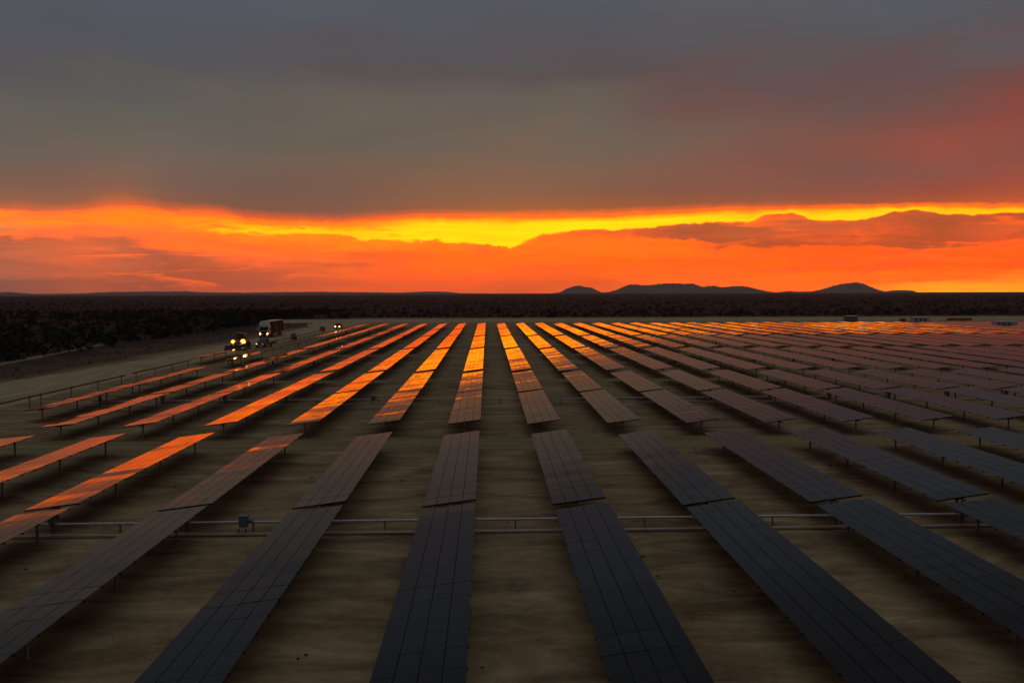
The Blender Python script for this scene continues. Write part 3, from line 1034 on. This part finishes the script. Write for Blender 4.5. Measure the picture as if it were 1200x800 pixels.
def pickup(label, loc, rz, ml, mr, beam, r=0.12, paint='darkpaint'):
    root = thing('pickup_truck', label, 'pickup truck', loc, rz)
    MB().prism([(0.0, 0.42), (0.0, 0.88), (0.12, 1.0), (1.25, 1.10), (1.30, 1.12), (5.1, 1.12), (5.1, 0.42)], -0.92, 0.92).build('body', M[paint], root, 0.05)
    c = MB().prism([(1.25, 1.10), (1.85, 1.72), (3.1, 1.76), (3.35, 1.10)], -0.78, 0.78).build('cab', M[paint], root, 0.05)
    MB().prism([(1.30, 1.19), (1.80, 1.69), (1.82, 1.66), (1.36, 1.19)], -0.68, 0.68).build('windscreen', M['wind'], c)
    for s in (-1, 1):
        MB().box((s * 0.785, 2.4, 1.42), (0.02, 0.95, 0.36)).build('side_window', M['wind'], c)
        lamp_disc(root, s * 0.62, -0.04, 0.78, r, ml if s < 0 else mr)
        MB().box((s * 1.02, 1.5, 1.22), (0.18, 0.1, 0.15)).build('side_mirror', M['dark'], root)
        if beam:
            spot('headlight_beam', root, (s * 0.62, -0.2, 0.8), beam, (1.0, 0.58, 0.16), tilt=-7)
    MB().box((0, -0.03, 0.76), (0.9, 0.05, 0.22)).build('grille', M['dark'], root)
    MB().box((0, -0.05, 0.50), (1.8, 0.12, 0.18)).build('bumper', M['dsteel'], root, 0.02)
    for y in (0.95, 4.1):
        for s in (-1, 1):
            wheel(root, (s * 0.82, y, 0.37), 0.37, 0.24)


pickup('far-off pickup with two bright headlights at the field corner', (-45.4, 247, 0), R(2), M['lamp_w'], M['lamp_w'], 55, 0.17)
pickup('small dark pickup with one white and one pink dim lamp, between loader and truck', (-45.6, 163.5, 0), R(-6), M['lamp_s'], M['lamp_p'], 0, 0.14)


# ------------------------------------------------------------------ things left lying along the left edge
def drum(label, loc, rz, r=0.6):
    root = thing('cable_drum', label, 'cable drum', loc, rz, 'cable drums left beside the road')
    for s in (-1, 1):
        MB().tube((s * 0.48, 0, r), (s * 0.42, 0, r), r, 24).build('flange', M['wood'], root)
    MB().tube((-0.42, 0, r), (0.42, 0, r), r * 0.55, 18).build('wound_cable', M['dark'], root)


drum('dark cable drum lying right of the truck, nearer the rows', (-44.9, 189.5, 0), R(40))
drum('larger dark cable drum standing right of the truck', (-45.9, 193.5, 0), R(100), 0.7)
drum('cable drum standing alone between the truck and the far pickup', (-46.9, 232, 0), R(70), 0.7)
root = thing('pallet_stack', 'low stack of pallets beside the cable drums', 'pallets', (-46.6, 178, 0), R(12))
for i in range(4):
    mb = MB()
    for q in range(3):
        mb.box((0, -0.5 + q * 0.5, 0.05 + i * 0.15), (1.2, 0.1, 0.08))
    for q in range(6):
        mb.box((-0.52 + q * 0.208, 0, 0.1 + i * 0.15), (0.13, 1.1, 0.022))
    mb.build('pallet', M['wood'], root)


# ------------------------------------------------------------------ far right: cabins and stores
def cabin(label, loc, size, m, rz=0.0):
    L, D, H = size
    root = thing('equipment_cabin', label, 'cabin', loc, rz, 'equipment cabins among the far panels')
    MB().box((0, 0, 0.18), (L * 0.96, D * 0.9, 0.36)).build('plinth', M['dsteel'], root)
    bd = MB().box((0, 0, 0.36 + H / 2), (L, D, H)).build('body', m, root, 0.03)
    MB().prism([(-D / 2 - 0.12, 0.36 + H), (-D / 2 - 0.12, 0.42 + H), (0, 0.56 + H), (D / 2 + 0.12, 0.42 + H), (D / 2 + 0.12, 0.36 + H)], -L / 2 - 0.12, L / 2 + 0.12).build('roof', M['white'], root)
    for i in range(max(1, int(L / 1.6))):
        x = -L / 2 + 0.8 + i * 1.5
        dr = MB().box((x, -D / 2 - 0.015, 0.36 + H * 0.46), (0.9, 0.03, H * 0.84)).build('door', M['bluebox'], root)
        MB().box((x + 0.3, -D / 2 - 0.05, 0.36 + H * 0.45), (0.04, 0.04, 0.2)).build('handle', M['dark'], dr)
    v_ = MB()
    for q in range(5):
        v_.box((L / 2 + 0.01, 0, 0.36 + H * 0.45 + q * 0.12), (0.03, D * 0.5, 0.05))
    v_.build('louvre', M['dark'], root)


cabin('pale grey equipment cabin beside the red-brown store', (142.5, 263, 0), (5.2, 2.4, 2.0), M['cabin'], R(2))
cabin('pale equipment cabin farthest right among the panels', (150.3, 231, 0), (6.2, 2.4, 1.7), M['cabin'], R(-3))
cabin('small blue-grey cabin at the far end of the rows', (128.5, 283, 0), (4.2, 2.2, 1.9), M['bluebox'], R(4))
root = thing('storage_box', 'small red-brown steel store left of the pale cabin', 'storage box', (137.3, 264, 0), R(0))
MB().box((0, 0, 1.0), (1.5, 1.4, 1.9)).build('shell', M['rust'], root, 0.04)
MB().box((-0.35, -0.72, 1.0), (0.62, 0.03, 1.7)).build('door', M['rust'], root)
MB().box((0.35, -0.72, 1.0), (0.62, 0.03, 1.7)).build('door', M['rust'], root)
MB().box((0, 0, 1.98), (1.6, 1.5, 0.06)).build('lid', M['dsteel'], root)
root = thing('pipe_pile', 'long red-brown pile of steel pipes beyond the last rows', 'pipes', (178, 300.5, 0), R(3))
for j, nrow in enumerate((5, 4, 3)):
    for i in range(nrow):
        MB().tube((-4.5, (i - nrow / 2) * 0.34, 0.18 + j * 0.29), (4.5, (i - nrow / 2) * 0.34, 0.18 + j * 0.29), 0.16, 10).build('pipe', M['rust'], root)
for x in (-3.5, 3.5):
    MB().box((x, 0, 0.01), (0.2, 2.4, 0.02)).build('bearer', M['wood'], root)

print('tables', n_tab)
